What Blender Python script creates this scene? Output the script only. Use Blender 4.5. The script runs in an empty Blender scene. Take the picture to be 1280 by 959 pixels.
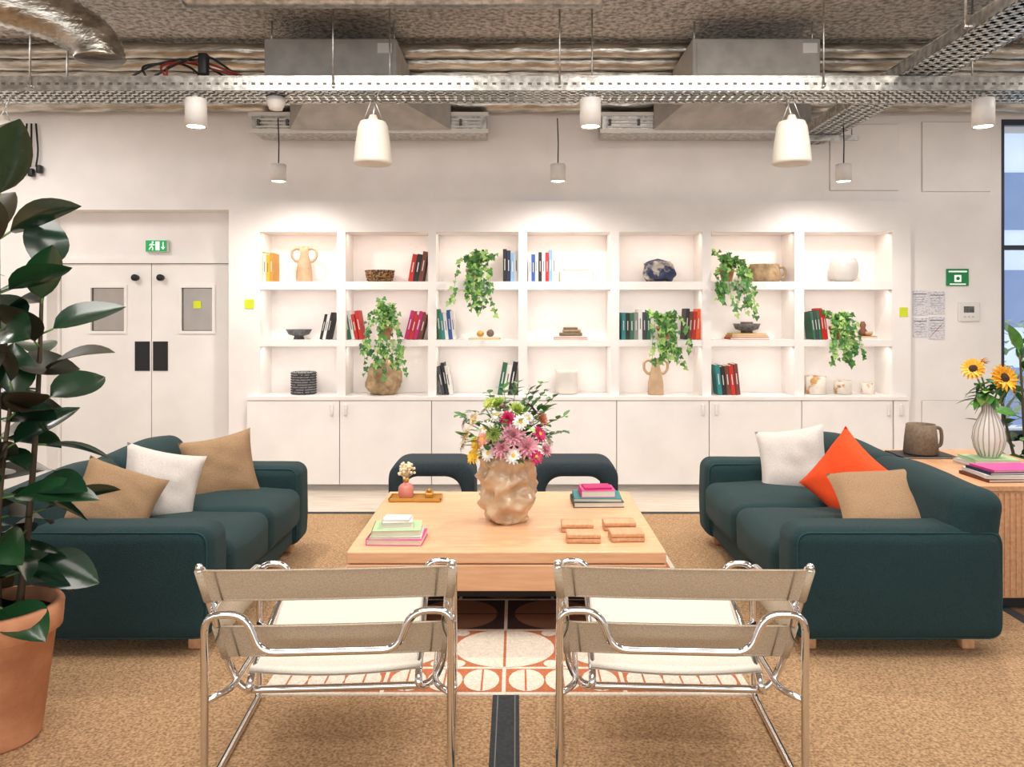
import bpy, math, random
from mathutils import Vector, Matrix, noise
random.seed(11)
U=random.uniform
pi=math.pi

# ---------------------------------------------------------------- materials
def lin(h):
    h=h.lstrip('#')
    c=[int(h[i:i+2],16)/255 for i in (0,2,4)]
    return tuple((x/12.92 if x<=.04045 else ((x+.055)/1.055)**2.4) for x in c)
_m={}
def M(name,col,rough=.55,metal=0.,col2=None,ns=8.,stretch=(1,1,1),bump=0.,bs=60.,emit=0.,trans=0.,coat=0.,sheen=0.,detail=4.,ramp=(.35,.65),alpha=1.,bd=.01):
    if name in _m: return _m[name]
    m=bpy.data.materials.new(name); m.use_nodes=True
    nt=m.node_tree; N=nt.nodes; L=nt.links
    b=N['Principled BSDF']
    c=lin(col)+(1,)
    b.inputs['Base Color'].default_value=c
    b.inputs['Roughness'].default_value=rough
    b.inputs['Metallic'].default_value=metal
    tc=N.new('ShaderNodeTexCoord'); mp=N.new('ShaderNodeMapping')
    L.new(tc.outputs['Object'],mp.inputs['Vector'])
    mp.inputs['Scale'].default_value=stretch
    n=N.new('ShaderNodeTexNoise'); n.inputs['Scale'].default_value=ns; n.inputs['Detail'].default_value=detail
    L.new(mp.outputs[0],n.inputs['Vector'])
    r=N.new('ShaderNodeValToRGB')
    r.color_ramp.elements[0].position=ramp[0]; r.color_ramp.elements[1].position=ramp[1]
    if col2 is None:
        c2=tuple(x*.93 for x in lin(col))+(1,)
    else: c2=lin(col2)+(1,)
    r.color_ramp.elements[0].color=c2; r.color_ramp.elements[1].color=c
    L.new(n.outputs['Fac'],r.inputs[0]); L.new(r.outputs[0],b.inputs['Base Color'])
    if bump>0:
        n2=N.new('ShaderNodeTexNoise'); n2.inputs['Scale'].default_value=bs; n2.inputs['Detail'].default_value=3
        L.new(mp.outputs[0],n2.inputs['Vector'])
        bp=N.new('ShaderNodeBump'); bp.inputs['Strength'].default_value=bump; bp.inputs['Distance'].default_value=bd
        L.new(n2.outputs['Fac'],bp.inputs['Height']); L.new(bp.outputs[0],b.inputs['Normal'])
    if emit>0:
        b.inputs['Emission Color'].default_value=c; b.inputs['Emission Strength'].default_value=emit
    if trans>0: b.inputs['Transmission Weight'].default_value=trans
    if coat>0: b.inputs['Coat Weight'].default_value=coat
    if sheen>0: b.inputs['Sheen Weight'].default_value=sheen
    if alpha<1: b.inputs['Alpha'].default_value=alpha
    _m[name]=m
    return m

white=M('white_paint','#F0EBE7',.6,ns=3)
whitesh=M('shelf_white','#F1ECE8',.45,ns=3)
doorw=M('door_white','#EEEAE5',.4,ns=3)
black=M('black','#17181A',.5)
chrome=M('chrome','#E6E6E8',.07,1.)
steel=M('galvanised_steel','#DAD8D2',.36,1.,col2='#A5A39E',ns=25,bump=.15,bs=40)
foil=M('foil_duct','#E2DDD3',.32,1.,col2='#9d978c',ns=14,stretch=(.3,1,1),bump=.9,bs=30)
acgrey=M('ac_grey','#B5B1AA',.5,.1,col2='#A39f99')
whiteplast=M('white_plastic','#E6E3DE',.4)
speakerm=M('speaker_cream','#DED7CA',.5)
lampglow=M('lamp_glow','#FFF4E0',.5,emit=9)
concrete=M('concrete','#D9D3CA',.95,col2='#8F887F',ns=26,bump=1.,bs=35,detail=14,ramp=(.36,.60),bd=.04)
carpet=M('sisal_carpet','#CBA67D',.95,col2='#8A6948',ns=95,bump=1.,bs=130,detail=4,ramp=(.33,.66))
plank=M('floor_planks','#D4CABE',.45,col2='#B9AB9C',ns=5,stretch=(.6,10,1))
parq=M('parquet','#7d5c44',.45,col2='#4c3527',ns=6,stretch=(8,1,1))
stripe=M('carpet_stripe','#202428',.8,col2='#2d3236',ns=60)
stripel=M('stripe_line','#6f7069',.8)
sofam=M('sofa_teal','#0C3437',.9,col2='#08272A',ns=160,bump=.5,bs=220,sheen=.03)
sofap=M('sofa_piping','#123f42',.85)
stoolm=M('stool_fabric','#22323A',.9,col2='#172329',ns=140,bump=.3,bs=200)
birch=M('birch_wood','#E6B78F',.38,col2='#D9A67D',ns=4,stretch=(1,14,14),detail=6)
birch2=M('oak_wood','#D4A37A',.45,col2='#C28F66',ns=4,stretch=(14,1,14),detail=6)
canvas=M('canvas','#C2B29B',.85,col2='#AB9B84',ns=220,bump=.25,bs=300)
canvasl=M('canvas_light','#E2DBCF',.85,col2='#D4CCBF',ns=220,bump=.2,bs=300)
ptan=M('pillow_tan','#9F8061',.9,col2='#896e50',ns=200,bump=.25,bs=250)
pwhite=M('pillow_white','#D0C9C4',.9,col2='#bdb6b0',ns=200,bump=.25,bs=250)
porange=M('pillow_orange','#E54A0C',.85,col2='#d84008',ns=150,bump=.2,bs=250)
terra=M('terracotta','#D19670',.8,col2='#BC7F5B',ns=9,bump=.2,bs=60)
soil=M('soil','#3A241A',1.,col2='#22140e',ns=60,bump=1.,bs=60)
rub1=M('rubber_leaf','#102A1C',.22,col2='#193a23',ns=5,coat=.2)
rub2=M('rubber_leaf_light','#1F4627',.25,col2='#14351c',ns=5,coat=.2)
rub3=M('rubber_leaf_back','#3A2B1E',.45,col2='#2a301e',ns=5)
stem=M('stem','#4A3B28',.7)
gstem=M('green_stem','#5C7D3A',.6)
ivy1=M('ivy_leaf','#55903A',.5,col2='#3B7128',ns=20)
ivy2=M('ivy_leaf_light','#A6C470',.5,col2='#7aa648',ns=20)
ivy3=M('ivy_leaf_dark','#2B5E27',.5)
euc=M('eucalyptus','#5F8058',.5,col2='#446944',ns=12)
beige=M('ceramic_beige','#C2A483',.55,col2='#B09372',ns=12,bump=.15,bs=60)
crum=M('glazed_beige','#CDB190',.2,col2='#B39474',ns=9,coat=.4)
sand=M('stoneware_sand','#B89C78',.75,col2='#8b7556',ns=18,bump=.4,bs=40)
brownc=M('stoneware_brown','#77634F',.7,col2='#625141',ns=60)
dgrey=M('ceramic_grey','#434244',.5,col2='#6b696a',ns=40)
bluemar=M('marbled_blue','#25304F',.35,col2='#B5AC9F',ns=9,ramp=(.40,.48))
wcer=M('white_ceramic','#DCD6CE',.3)
gold=M('gold','#C99A4A',.35,.7)
glass=M('frosted_glass','#E0DCD6',.2,trans=.25)
pinkg=M('pink_glass','#DE8E80',.15,trans=.3)
pageM=M('book_pages','#DDD5C6',.8)
green=M('sign_green','#0F9D52',.5,emit=.3)
signw=M('sign_white','#F5FFF5',.5,emit=.4)
paper=M('paper','#DAD8DA',.7,col2='#a9a7b4',ns=50,stretch=(1,1,3),ramp=(.40,.46))
yellow=M('sticky_yellow','#D0DC2A',.7)
rugc=M('rug_cream','#E2D8C9',.95,col2='#cdc2b2',ns=90,bump=.4,bs=120)
rugr=M('rug_rust','#BE6F48',.95,col2='#a9603c',ns=90,bump=.4,bs=120)
rugd=M('rug_maroon','#341C1C',.95,col2='#281414',ns=90,bump=.4,bs=120)
rugb=M('rug_brown','#7d5540',.95,bump=.4,bs=120)
glazing=M('window_glass','#DDEBFA',.05,alpha=.18)
mirror=M('vision_glass','#C9C7C4',.03,.95)
petals={k:M('petal_'+k,c,.6) for k,c in dict(pink='#EBADBA',hot='#CE3068',white='#F0EAE2',yellow='#EDBB35',peach='#EBA183',lime='#AFC360',cream='#EAD9B8',purple='#90609a').items()}
bookc={k:M('book_'+k,c,.55) for k,c in dict(white='#DEDBD6',black='#1B1B1F',red='#BC2319',orange='#DC5A22',yellow='#DFB035',ochre='#C28E36',green='#2A6446',teal='#287F80',blue='#24549C',navy='#1A2646',grey='#858585',pink='#DC4A94',magenta='#B81866',mint='#B0D09F',brown='#703828',lblue='#86ACD0',dgrey='#3E4045').items()}

# ---------------------------------------------------------------- mesh builder
def T(x=0,y=0,z=0): return Matrix.Translation((x,y,z))
def Rz(a): return Matrix.Rotation(math.radians(a),4,'Z')
def Rx(a): return Matrix.Rotation(math.radians(a),4,'X')
def Ry(a): return Matrix.Rotation(math.radians(a),4,'Y')
def align(d):
    """matrix whose local +Z points along d"""
    return Vector(d).normalized().to_track_quat('Z','Y').to_matrix().to_4x4()

class MB:
    def __init__(s): s.v=[];s.f=[];s.m=[];s.s=[];s.mats=[]
    def mi(s,m):
        if m not in s.mats: s.mats.append(m)
        return s.mats.index(m)
    def add(s,vs,fs,mat,smooth=False,X=None):
        o=len(s.v); k=s.mi(mat)
        for p in vs:
            p=Vector(p); s.v.append(X@p if X is not None else p)
        for f in fs:
            s.f.append([i+o for i in f]); s.m.append(k); s.s.append(smooth)
    def box(s,a,b,mat,X=None):
        x0,y0,z0=a;x1,y1,z1=b
        vs=[(x0,y0,z0),(x1,y0,z0),(x1,y1,z0),(x0,y1,z0),(x0,y0,z1),(x1,y0,z1),(x1,y1,z1),(x0,y1,z1)]
        s.add(vs,[(0,3,2,1),(4,5,6,7),(0,1,5,4),(1,2,6,5),(2,3,7,6),(3,0,4,7)],mat,False,X)
    def rbox(s,c,size,r,mat,k=3,m=1,bulge=(0,0,0),X=None,wr=0,wf=5,smooth=True):
        h=[q/2 for q in size]; r=min(r,*[q*.999 for q in h])
        def ax(hh):
            l=[-hh+r*(1-math.tan(pi/4*(1-i/k))) for i in range(k+1)]
            a=-(hh-r); mid=[a+(-2*a)*i/m for i in range(1,m)]
            return l+mid+[-q for q in reversed(l)]
        A=[ax(q) for q in h]
        d={};vs=[];fs=[]
        def vid(p):
            key=tuple(round(q,5) for q in p)
            if key in d: return d[key]
            inn=[max(-(h[i]-r),min(h[i]-r,p[i])) for i in range(3)]
            dv=Vector([p[i]-inn[i] for i in range(3)])
            if dv.length>1e-9: dv=dv.normalized()*r
            q=[inn[i]+dv[i] for i in range(3)]
            n=[q[i]/h[i] for i in range(3)]
            q2=list(q)
            for i in range(3):
                j,l=(i+1)%3,(i+2)%3
                if bulge[i]: q2[i]+=bulge[i]*n[i]*(1-n[j]**2)*(1-n[l]**2)
            q2=Vector(q2)+Vector(c)
            if wr:
                nv=noise.noise_vector(q2*wf); q2+=nv*wr
            vs.append(q2); d[key]=len(vs)-1
            return d[key]
        for a in range(3):
            u,v=(a+1)%3,(a+2)%3
            for sg in (-1,1):
                for i in range(len(A[u])-1):
                    for j in range(len(A[v])-1):
                        q=[]
                        for (ii,jj) in ((i,j),(i+1,j),(i+1,j+1),(i,j+1)):
                            p=[0,0,0];p[a]=sg*h[a];p[u]=A[u][ii];p[v]=A[v][jj]
                            q.append(vid(p))
                        if sg<0:q.reverse()
                        fs.append(q)
        s.add(vs,fs,mat,smooth,X)
    def lathe(s,prof,mat,seg=24,X=None,wr=0,wf=8,smooth=True,seed=0):
        vs=[];fs=[];n=len(prof)
        for (r,z) in prof:
            for i in range(seg):
                a=2*pi*i/seg
                p=Vector((r*math.cos(a),r*math.sin(a),z))
                if wr:
                    # ridged noise gives pinched, crumpled creases
                    nn=.7*noise.noise(p*wf+Vector((seed,seed,0)))-1.1*abs(noise.noise(p*wf*.9+Vector((seed+5,0,2))))-.45*abs(noise.noise(p*wf*2.1+Vector((1,seed+3,0))))+.42
                    p.x*=1+wr*nn; p.y*=1+wr*nn
                vs.append(p)
        for j in range(n-1):
            for i in range(seg):
                k=(i+1)%seg
                fs.append((j*seg+i,j*seg+k,(j+1)*seg+k,(j+1)*seg+i))
        if prof[0][0]>1e-5: fs.append(tuple(reversed(range(seg))))
        if prof[-1][0]>1e-5: fs.append(tuple((n-1)*seg+i for i in range(seg)))
        s.add(vs,fs,mat,smooth,X)
    def tube(s,path,r,mat,seg=8,fil=0,closed=False,X=None,rr=None,smooth=True):
        P=[Vector(p) for p in path]
        if fil:
            Q=[];n=len(P)
            for i,p in enumerate(P):
                if not closed and i in(0,n-1): Q.append(p);continue
                a=P[i-1];b=P[(i+1)%n]
                d1=(a-p);d2=(b-p)
                f=min(fil,d1.length*.48,d2.length*.48)
                s1=p+d1.normalized()*f;s2=p+d2.normalized()*f
                for t in (0,.2,.4,.6,.8,1):
                    Q.append(s1*(1-t)**2+p*2*t*(1-t)+s2*t*t)
            P=Q
        n=len(P); vs=[];fs=[]
        t0=(P[1]-P[0]).normalized()
        up=Vector((0,0,1)) if abs(t0.z)<.9 else Vector((1,0,0))
        nrm=t0.cross(up).normalized()
        for i in range(n):
            if closed: t=(P[(i+1)%n]-P[i-1])
            else: t=P[min(i+1,n-1)]-P[max(i-1,0)]
            t.normalize()
            nrm=(nrm-t*nrm.dot(t)).normalized()
            bn=t.cross(nrm)
            R=rr[i] if rr else r
            for k in range(seg):
                a=2*pi*k/seg
                vs.append(P[i]+nrm*math.cos(a)*R+bn*math.sin(a)*R)
        for i in range(n if closed else n-1):
            j=(i+1)%n
            for k in range(seg):
                l=(k+1)%seg
                fs.append((i*seg+k,i*seg+l,j*seg+l,j*seg+k))
        if not closed:
            fs.append(tuple(reversed(range(seg))));fs.append(tuple((n-1)*seg+k for k in range(seg)))
        s.add(vs,fs,mat,smooth,X)
    def sphere(s,c,r,mat,seg=12,rings=8,sc=(1,1,1),X=None):
        X0=T(*c)@Matrix.Diagonal((*sc,1))
        if X is not None: X0=X@X0
        s.lathe([(max(1e-4,r*math.sin(pi*i/rings)),-r*math.cos(pi*i/rings)) for i in range(rings+1)],mat,seg,X0)
    def leaf(s,X,l,w,mat,curl=.2,fold=.15,n=7,tip=1.):
        vs=[];fs=[]
        for i in range(n+1):
            t=i/n
            ww=w/2*math.sin(pi*min(1,max(.0,t))**.85)**.75 if 0<t<1 else .002
            z=-curl*l*t*t
            y=l*t*(1-.15*curl*t)
            vs+= [(-ww,y,z+fold*ww),(-ww*.5,y,z+fold*.35*ww),(0,y,z),(ww*.5,y,z+fold*.35*ww),(ww,y,z+fold*ww)]
        for i in range(n):
            for j in range(4):
                a=i*5+j; fs.append((a,a+1,a+6,a+5))
        s.add(vs,fs,mat,True,X)
    def disc(s,c,r,mat,seg=24,a0=0,a1=360,sy=1.,rot=0):
        full=(a1-a0)>=360
        n=seg
        vs=[];rt=math.radians(rot)
        for i in range(n if full else n+1):
            a=math.radians(a0+(a1-a0)*i/n)
            x,y=r*math.cos(a),r*sy*math.sin(a)
            vs.append((c[0]+x*math.cos(rt)-y*math.sin(rt),c[1]+x*math.sin(rt)+y*math.cos(rt),c[2]))
        s.add(vs,[tuple(range(len(vs)))],mat)
    def done(s,name,o=(0,0,0),rot=0,parent=None):
        me=bpy.data.meshes.new(name)
        o=Vector(o)
        me.from_pydata([tuple(p-o) for p in s.v],[],s.f)
        for m in s.mats: me.materials.append(m)
        for i,p in enumerate(me.polygons):
            p.material_index=s.m[i]; p.use_smooth=s.s[i]
        me.update()
        ob=bpy.data.objects.new(name,me); bpy.context.collection.objects.link(ob)
        ob.location=o
        if parent: ob.parent=parent
        return ob
def place(b,name,loc,rz=0):
    """mesh built in local coordinates, placed at loc"""
    ob=b.done(name); ob.location=loc; ob.rotation_euler=(0,0,math.radians(rz)); return ob

# ---------------------------------------------------------------- room
WY=7.04      # back wall plane
CZ=3.62      # ceiling height
b=MB(); b.box((-6,-4,-.1),(6.5,7.6,0),plank); b.done('floor')
b=MB(); b.box((-5.99,-4,CZ),(6.5,7.6,CZ+.2),concrete); b.done('ceiling')
b=MB(); b.box((-6.2,-4,0),(-6,7.6,CZ),white); b.done('wall_left')
b=MB(); b.box((6.5,-4,0),(6.7,7.6,CZ),white); b.done('wall_right')
for a,c in (((-6,WY,0),(-4.13,7.6,CZ)),((-4.13,WY,2.45),(-2.51,7.6,CZ)),((-4.13,7.30,0),(-2.51,7.6,2.0)),((-4.13,7.24,2.0),(-2.51,7.6,2.45)),
    ((-2.51,WY,2.521),(3.45,7.6,CZ)),((-2.51,7.352,0),(3.45,7.6,2.521)),((3.45,WY,0),(4.27,7.6,CZ)),((4.27,WY,0),(5.7,7.6,.45)),((4.27,WY,3.25),(5.7,7.6,CZ)),((5.7,WY,0),(6.5,7.6,CZ))):
    b=MB(); b.box(a,c,white); b.done('wall_back')
for i,(x0,x1,z0,z1) in enumerate([(2.76,3.36,2.62,3.2),(3.57,4.17,2.61,3.22),(3.57,4.10,.1,.77)]):
    b=MB(); b.rbox(((x0+x1)/2,WY-.008,(z0+z1)/2),(x1-x0,.016,z1-z0),.004,white,k=1,smooth=False)
    for (a,c,d,e) in ((x0,x1,z0-.004,z0),(x0,x1,z1,z1+.004),(x0-.004,x0,z0,z1),(x1,x1+.004,z0,z1)):
        b.box((a,WY-.002,d),(c,WY,e),M('gap_grey','#b5b1ac'))
    b.done('wall_access_panel')
b=MB()
b.box((-5.9,-4,0),(2.50,6.10,.008),carpet)
b.box((-5.9,6.10,0),(2.56,6.16,.010),stripe)
b.box((2.50,-4,0),(2.56,6.10,.010),stripe)
b.done('carpet')
b=MB(); b.box((2.56,-4,0),(6.4,5.2,.006),parq); b.done('parquet_floor_inlay')
b=MB(); b.box((-.092,-4,.008),(.012,3.19,.012),stripe)
b.box((-.074,-4,.012),(-.070,3.19,.0125),stripel);b.box((-.006,-4,.012),(-.002,3.19,.0125),stripel)
b.done('carpet_dark_strip')

# doors
def door(name,x0,x1,hand):
    b=MB(); zt=1.985; y0=7.225;y1=7.27
    if hand<0: wx0,wx1=-3.835,-3.535
    else: wx0,wx1=-3.02,-2.74
    z0,z1=1.38,1.77
    b.box((x0,y0,.01),(wx0,y1,zt),doorw);b.box((wx1,y0,.01),(x1,y1,zt),doorw)
    b.box((wx0,y0,.01),(wx1,y1,z0),doorw);b.box((wx0,y0,z1),(wx1,y1,zt),doorw)
    b.box((wx0,y0+.02,z0),(wx1,y0+.026,z1),mirror)
    gk=M('vision_gasket','#55524e')
    for a in ((wx0,z0,wx1,z0+.006),(wx0,z1-.006,wx1,z1),(wx0,z0,wx0+.006,z1),(wx1-.006,z0,wx1,z1)):
        b.box((a[0],y0+.012,a[1]),(a[2],y0+.021,a[3]),gk)
    for a in ((wx0-.025,z0-.025,wx1+.025,z0),(wx0-.025,z1,wx1+.025,z1+.025),(wx0-.025,z0,wx0,z1),(wx1,z0,wx1+.025,z1)):
        b.box((a[0],y0-.012,a[1]),(a[2],y0,a[3]),doorw)
    px=(x1-.145,x1-.012) if hand<0 else (x0+.012,x0+.145)
    b.box((px[0],y0-.006,1.02),(px[1],y0,1.285),black)
    kx=x1-.13 if hand<0 else x0+.09
    b.lathe([(.026,0),(.026,.012),(.016,.02),(.03,.03),(.03,.05),(.0,.055)],black,14,T(kx,y0,1.86)@Rx(90))
    if hand>0: b.box((-2.92,y0+.012,1.585),(-2.85,y0+.019,1.65),yellow)
    b.done(name)
door('door_1',-4.105,-3.295,-1); door('door_2',-3.288,-2.515,1)
b=MB()
b.box((-4.13,7.2,0),(-4.108,7.235,2.01),white);b.box((-4.13,7.2,1.99),(-2.51,7.235,2.03),white);b.box((-3.2945,7.262,0.01),(-3.2885,7.268,1.98),black)
b.box((-4.13,7.232,1.985),(-2.51,7.238,1.992),black)
b.done('trim_1')
b=MB(); b.rbox((-3.235,7.215,2.145),(.2,.04,.11),.006,whiteplast,k=1,smooth=False)
b.box((-3.33,7.193,2.095),(-3.14,7.196,2.195),green)
b.sphere((-3.265,7.190,2.178),.009,signw)
for pts in ([(-3.27,7.19,2.165),(-3.275,7.19,2.14),(-3.262,7.19,2.125),(-3.268,7.19,2.105)],[(-3.275,7.19,2.14),(-3.288,7.19,2.128),(-3.298,7.19,2.112)],[(-3.27,7.19,2.163),(-3.255,7.19,2.152),(-3.247,7.19,2.158)],[(-3.27,7.19,2.163),(-3.288,7.19,2.158),(-3.291,7.19,2.147)]): b.tube(pts,.005,signw,6)
b.box((-3.24,7.190,2.105),(-3.205,7.194,2.185),signw)
b.add([(-3.173,7.19,2.112),(-3.153,7.19,2.135),(-3.193,7.19,2.135)],[(0,1,2)],signw)
b.box((-3.178,7.190,2.135),(-3.168,7.194,2.18),signw)
b.done('emergency_exit_sign')

# ---------------------------------------------------------------- bookcase
bays=[(-2.238,-1.566),(-1.49,-.769),(-.699,.021),(.098,.825),(.902,1.629),(1.706,2.434),(2.517,3.287)]
rows=[(1.817,2.25),(1.306,1.747),(.817,1.25)]
FY=6.99; BY=7.33
b=MB()
b.box((-2.51,FY,2.25),(3.45,BY,2.52),whitesh)
b.box((-2.51,FY,0),(-2.238,BY,2.25),whitesh)
b.box((3.287,FY,0),(3.45,BY,2.25),whitesh)
for i in range(6): b.box((bays[i][1],FY,.79),(bays[i+1][0],BY,2.25),whitesh)
for (x0,x1) in bays:
    b.box((x0,FY+.004,1.747),(x1,BY,1.817),whitesh); b.box((x0,FY+.004,1.25),(x1,BY,1.306),whitesh)
b.box((-2.33,6.91,.787),(3.40,BY,.817),whitesh)
b.box((-2.238,BY,.8),(3.287,BY+.02,2.25),whitesh)
b.done('built_in_bookcase')
b=MB()
b.box((-2.33,6.935,.05),(3.40,FY-.001,.785),M('cab_gap','#a9a39d'))
b.box((-2.31,6.96,0),(3.38,FY-.001,.05),M('plinth','#c4bfba'))
ds=[-2.33,-1.525,-.73,.07,.87,1.67,2.47,3.26]
for i in range(7):
    b.rbox(((ds[i]+ds[i+1])/2,6.925,.42),(ds[i+1]-ds[i]-.007,.02,.722),.002,whitesh,k=1,smooth=False)
b.rbox((3.333,6.925,.42),(.13,.02,.722),.002,whitesh,k=1,smooth=False)
for hx in (-1.59,-1.47,1.615,1.73,3.22,3.33):
    b.rbox((hx,6.905,.705),(.028,.025,.10),.008,whiteplast,k=2)
b.done('base_cabinet')

def area(name,loc,size,energy,rot=(0,0,0),col=(1,.93,.87)):
    l=bpy.data.lights.new(name,'AREA'); l.shape='RECTANGLE'; l.size,l.size_y=size; l.energy=energy; l.color=col
    o=bpy.data.objects.new(name,l); bpy.context.collection.objects.link(o); o.location=loc; o.rotation_euler=[math.radians(a) for a in rot]; return o
def spot(name,loc,energy,size,blend,rot=(0,0,0),col=(1,.92,.82),rad=.05):
    l=bpy.data.lights.new(name,'SPOT'); l.energy=energy; l.spot_size=math.radians(size); l.spot_blend=blend; l.color=col; l.shadow_soft_size=rad
    o=bpy.data.objects.new(name,l); bpy.context.collection.objects.link(o); o.location=loc; o.rotation_euler=[math.radians(a) for a in rot]; return o
# fill lights added under each shelf board to brighten the niches
for i,(x0,x1) in enumerate(bays):
    for j,(z0,z1) in enumerate(rows):
        area('niche_fill_light',((x0+x1)/2,7.06,z1-.006),(x1-x0-.06,.04),(1.25,1.15,1.15)[j],(14,0,0),(1,.80,.67) if j==0 else (1,.89,.81))

# ---------------------------------------------------------------- shelf objects
def EX(u): return (u-645)/139.5     # front-elevation drawing units -> metres along the shelf
Z0,Z1,Z2=1.817,1.306,.817
def books(u0,u1,z,cols,hh=.26,y=7.06,lean=0,name='shelf_books'):
    b=MB(); x0,x1=EX(u0),EX(u1); n=len(cols); w=(x1-x0)/n; xo=(x0+x1)/2
    if lean: w=(x1-x0-abs(math.sin(math.radians(lean)))*hh)/n
    for i,c in enumerate(cols):
        h=hh*U(.86,1.0); d=U(.16,.2); ww=w*.94
        if lean: 
            ww=max(.014,w*.94)
            xb=(x0+i*w/math.cos(math.radians(lean))) if lean>0 else (x0+abs(math.sin(math.radians(lean)))*h+i*w)
            piv=xb+(ww if lean>0 else 0)
            X=T(piv,y,z)@Ry(lean)@T(-ww if lean>0 else 0,0,0)
        else: X=T(x0+i*w,y,z)
        cm=bookc[c]
        b.box((0,0,0),(.0025,d,h),cm,X);b.box((ww-.0025,0,0),(ww,d,h),cm,X);b.box((0,-.002,0),(ww,.002,h),cm,X)
        b.box((.0025,.002,.004),(ww-.0025,d-.004,h-.004),pageM,X)
        if ww>.016:
            b.box((ww*.4,-.003,h*.35),(ww*.6,-.002,h*.7),bookc['white' if c not in('white','mint','yellow') else 'dgrey'],X)
    return b.done(name,(xo,y,z))
def stack(b,x,y,z,w,d,cols,ths,rots=None):
    for i,(c,t) in enumerate(zip(cols,ths)):
        X=T(x,y,z)@Rz(rots[i] if rots else U(-4,4)); k=1-.06*i if not isinstance(w,list) else 1
        ww=(w[i] if isinstance(w,list) else w*k);dd=(d[i] if isinstance(d,list) else d*k)
        cm=c if not isinstance(c,str) else bookc[c]
        b.box((-ww/2,-dd/2,0),(ww/2,dd/2,.003),cm,X);b.box((-ww/2,-dd/2,t-.003),(ww/2,dd/2,t),cm,X)
        b.box((-ww/2,-dd/2,0),(-ww/2+.003,dd/2,t),cm,X)
        b.box((-ww/2+.003,-dd/2+.004,.003),(ww/2-.004,dd/2-.004,t-.003),pageM,X)
        z+=t
    return z
books(325,346,Z0,['ochre','yellow','white','yellow','ochre'],.27)
books(512,537,Z0,['red','black','brown'],.28,lean=10)
books(629,648,Z0,['black','navy','lblue','white'],.29)
books(660,694,Z0,['white','blue','white','black','white','red','lblue','white'],.28)
books(403,421,Z1,['black','white','black'],.25,lean=12)
books(432,457,Z1,['green','white','red','red'],.26,lean=-10)
books(507,537,Z1,['magenta','red','magenta','brown'],.26,lean=14)
books(546,572,Z1,['green','teal','white','blue','white'],.27,lean=-6)
books(775,811,Z1,['teal','black','green','grey','white','dgrey','green'],.27)
books(852,878,Z1,['black','brown','red','orange','orange'],.28,lean=4)
books(1007,1030,Z1,['green','dgrey','green','red','red'],.28,lean=-7)
books(547,568,Z2,['dgrey','black','white'],.29,lean=-10)
books(622,648,Z2,['green','white','black'],.3,lean=10)
books(890,922,Z2,['teal','black','brown','red','brown'],.29,lean=-6)

def place_l(b,name,u,z,y=7.16): return place(b,name,(EX(u),y,z))
def handled_vase(name,u,z,h,r,hr):
    b=MB()
    b.lathe([(r*.95,0),(r,.01),(r*.98,h*.3),(r*.72,h*.62),(r*.5,h*.8),(r*.62,h),(r*.5,h*.99),(r*.4,h*.8)],beige,24)
    for s in(-1,1):
        b.tube([(s*r*.5,0,h*.93),(s*(r*.5+hr*.5),0,h*.97),(s*(r*.5+hr),0,h*.9),(s*(r*.5+hr*1.0),0,h*.7),(s*(r*.5+hr*.5),0,h*.58),(s*r*.7,0,h*.6)],.012,beige,8,fil=.04)
    place_l(b,name,u,z,7.10)
handled_vase('handled_vase',383,Z0,.31,.07,.075)
handled_vase('handled_vase',818,Z2,.32,.07,.07)
b=MB(); b.lathe([(.1,0),(.125,.06),(.13,.1),(.12,.1),(.11,.05),(.09,.01)],M('woven_tan','#9b7547',.8,col2='#3c2b1c',ns=60,ramp=(.45,.55),bump=.6),24)
for z in (.02,.045,.07,.1): b.tube([(.128*math.cos(a)*(0.85+z*1.6),.128*math.sin(a)*(0.85+z*1.6),z) for a in [2*pi*i/20 for i in range(20)]],.007,M('woven_tan','#A8804F'),6,closed=True)
place_l(b,'woven_bowl',475,Z0)
b=MB(); b.rbox((0,0,.1),(.27,.17,.18),.05,bluemar,k=4,m=5,wr=.035,wf=14); place_l(b,'marbled_stone_vase',823,Z0)
b=MB(); b.lathe([(.11,0),(.135,.02),(.14,.08),(.125,.15),(.13,.16),(.11,.15),(.12,.05)],sand,24)
for s in(-1,1): b.tube([(s*.125,0,.13),(s*.17,0,.14),(s*.19,0,.09),(s*.17,0,.04),(s*.13,0,.04)],.012,sand,8,fil=.03)
place_l(b,'handled_pot',955,Z0)
b=MB(); b.lathe([(.06,0),(.11,.03),(.125,.1),(.12,.17),(.095,.215),(.09,.21),(.115,.16),(.11,.08),(.05,.02)],glass,28); place_l(b,'round_glass_vase',1054,Z0)
b=MB(); b.rbox((0,0,.05),(.3,.12,.10),.01,wcer,k=2); b.rbox((0,0,.12),(.22,.1,.04),.01,wcer,k=2); place_l(b,'white_storage_box',720,Z0)
b=MB(); b.lathe([(.05,0),(.04,.03),(.09,.045),(.115,.09),(.105,.09),(.08,.055)],dgrey,24); place_l(b,'footed_bowl',374,Z1)
b=MB(); stack(b,0,0,0,.28,.18,['yellow','white'],[.012,.012]); b.sphere((-.04,0,.05),.028,gold,sc=(1.2,1,1));b.sphere((.05,0,.055),.034,brownc,sc=(1,1,1)); b.tube([(.05,0,.07),(.06,0,.09)],.006,stem); place_l(b,'decorative_objects_on_book',606,Z1)
b=MB(); stack(b,0,0,0,.30,.2,['red','white'],[.018,.012]); b.rbox((0,0,.045),(.2,.1,.03),.01,brownc,k=2,wr=.005);b.rbox((.01,0,.075),(.16,.08,.025),.01,sand,k=2,wr=.005);b.rbox((0,0,.098),(.13,.06,.02),.01,brownc,k=2); place_l(b,'stacked_stones_on_book',713,Z1)
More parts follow.
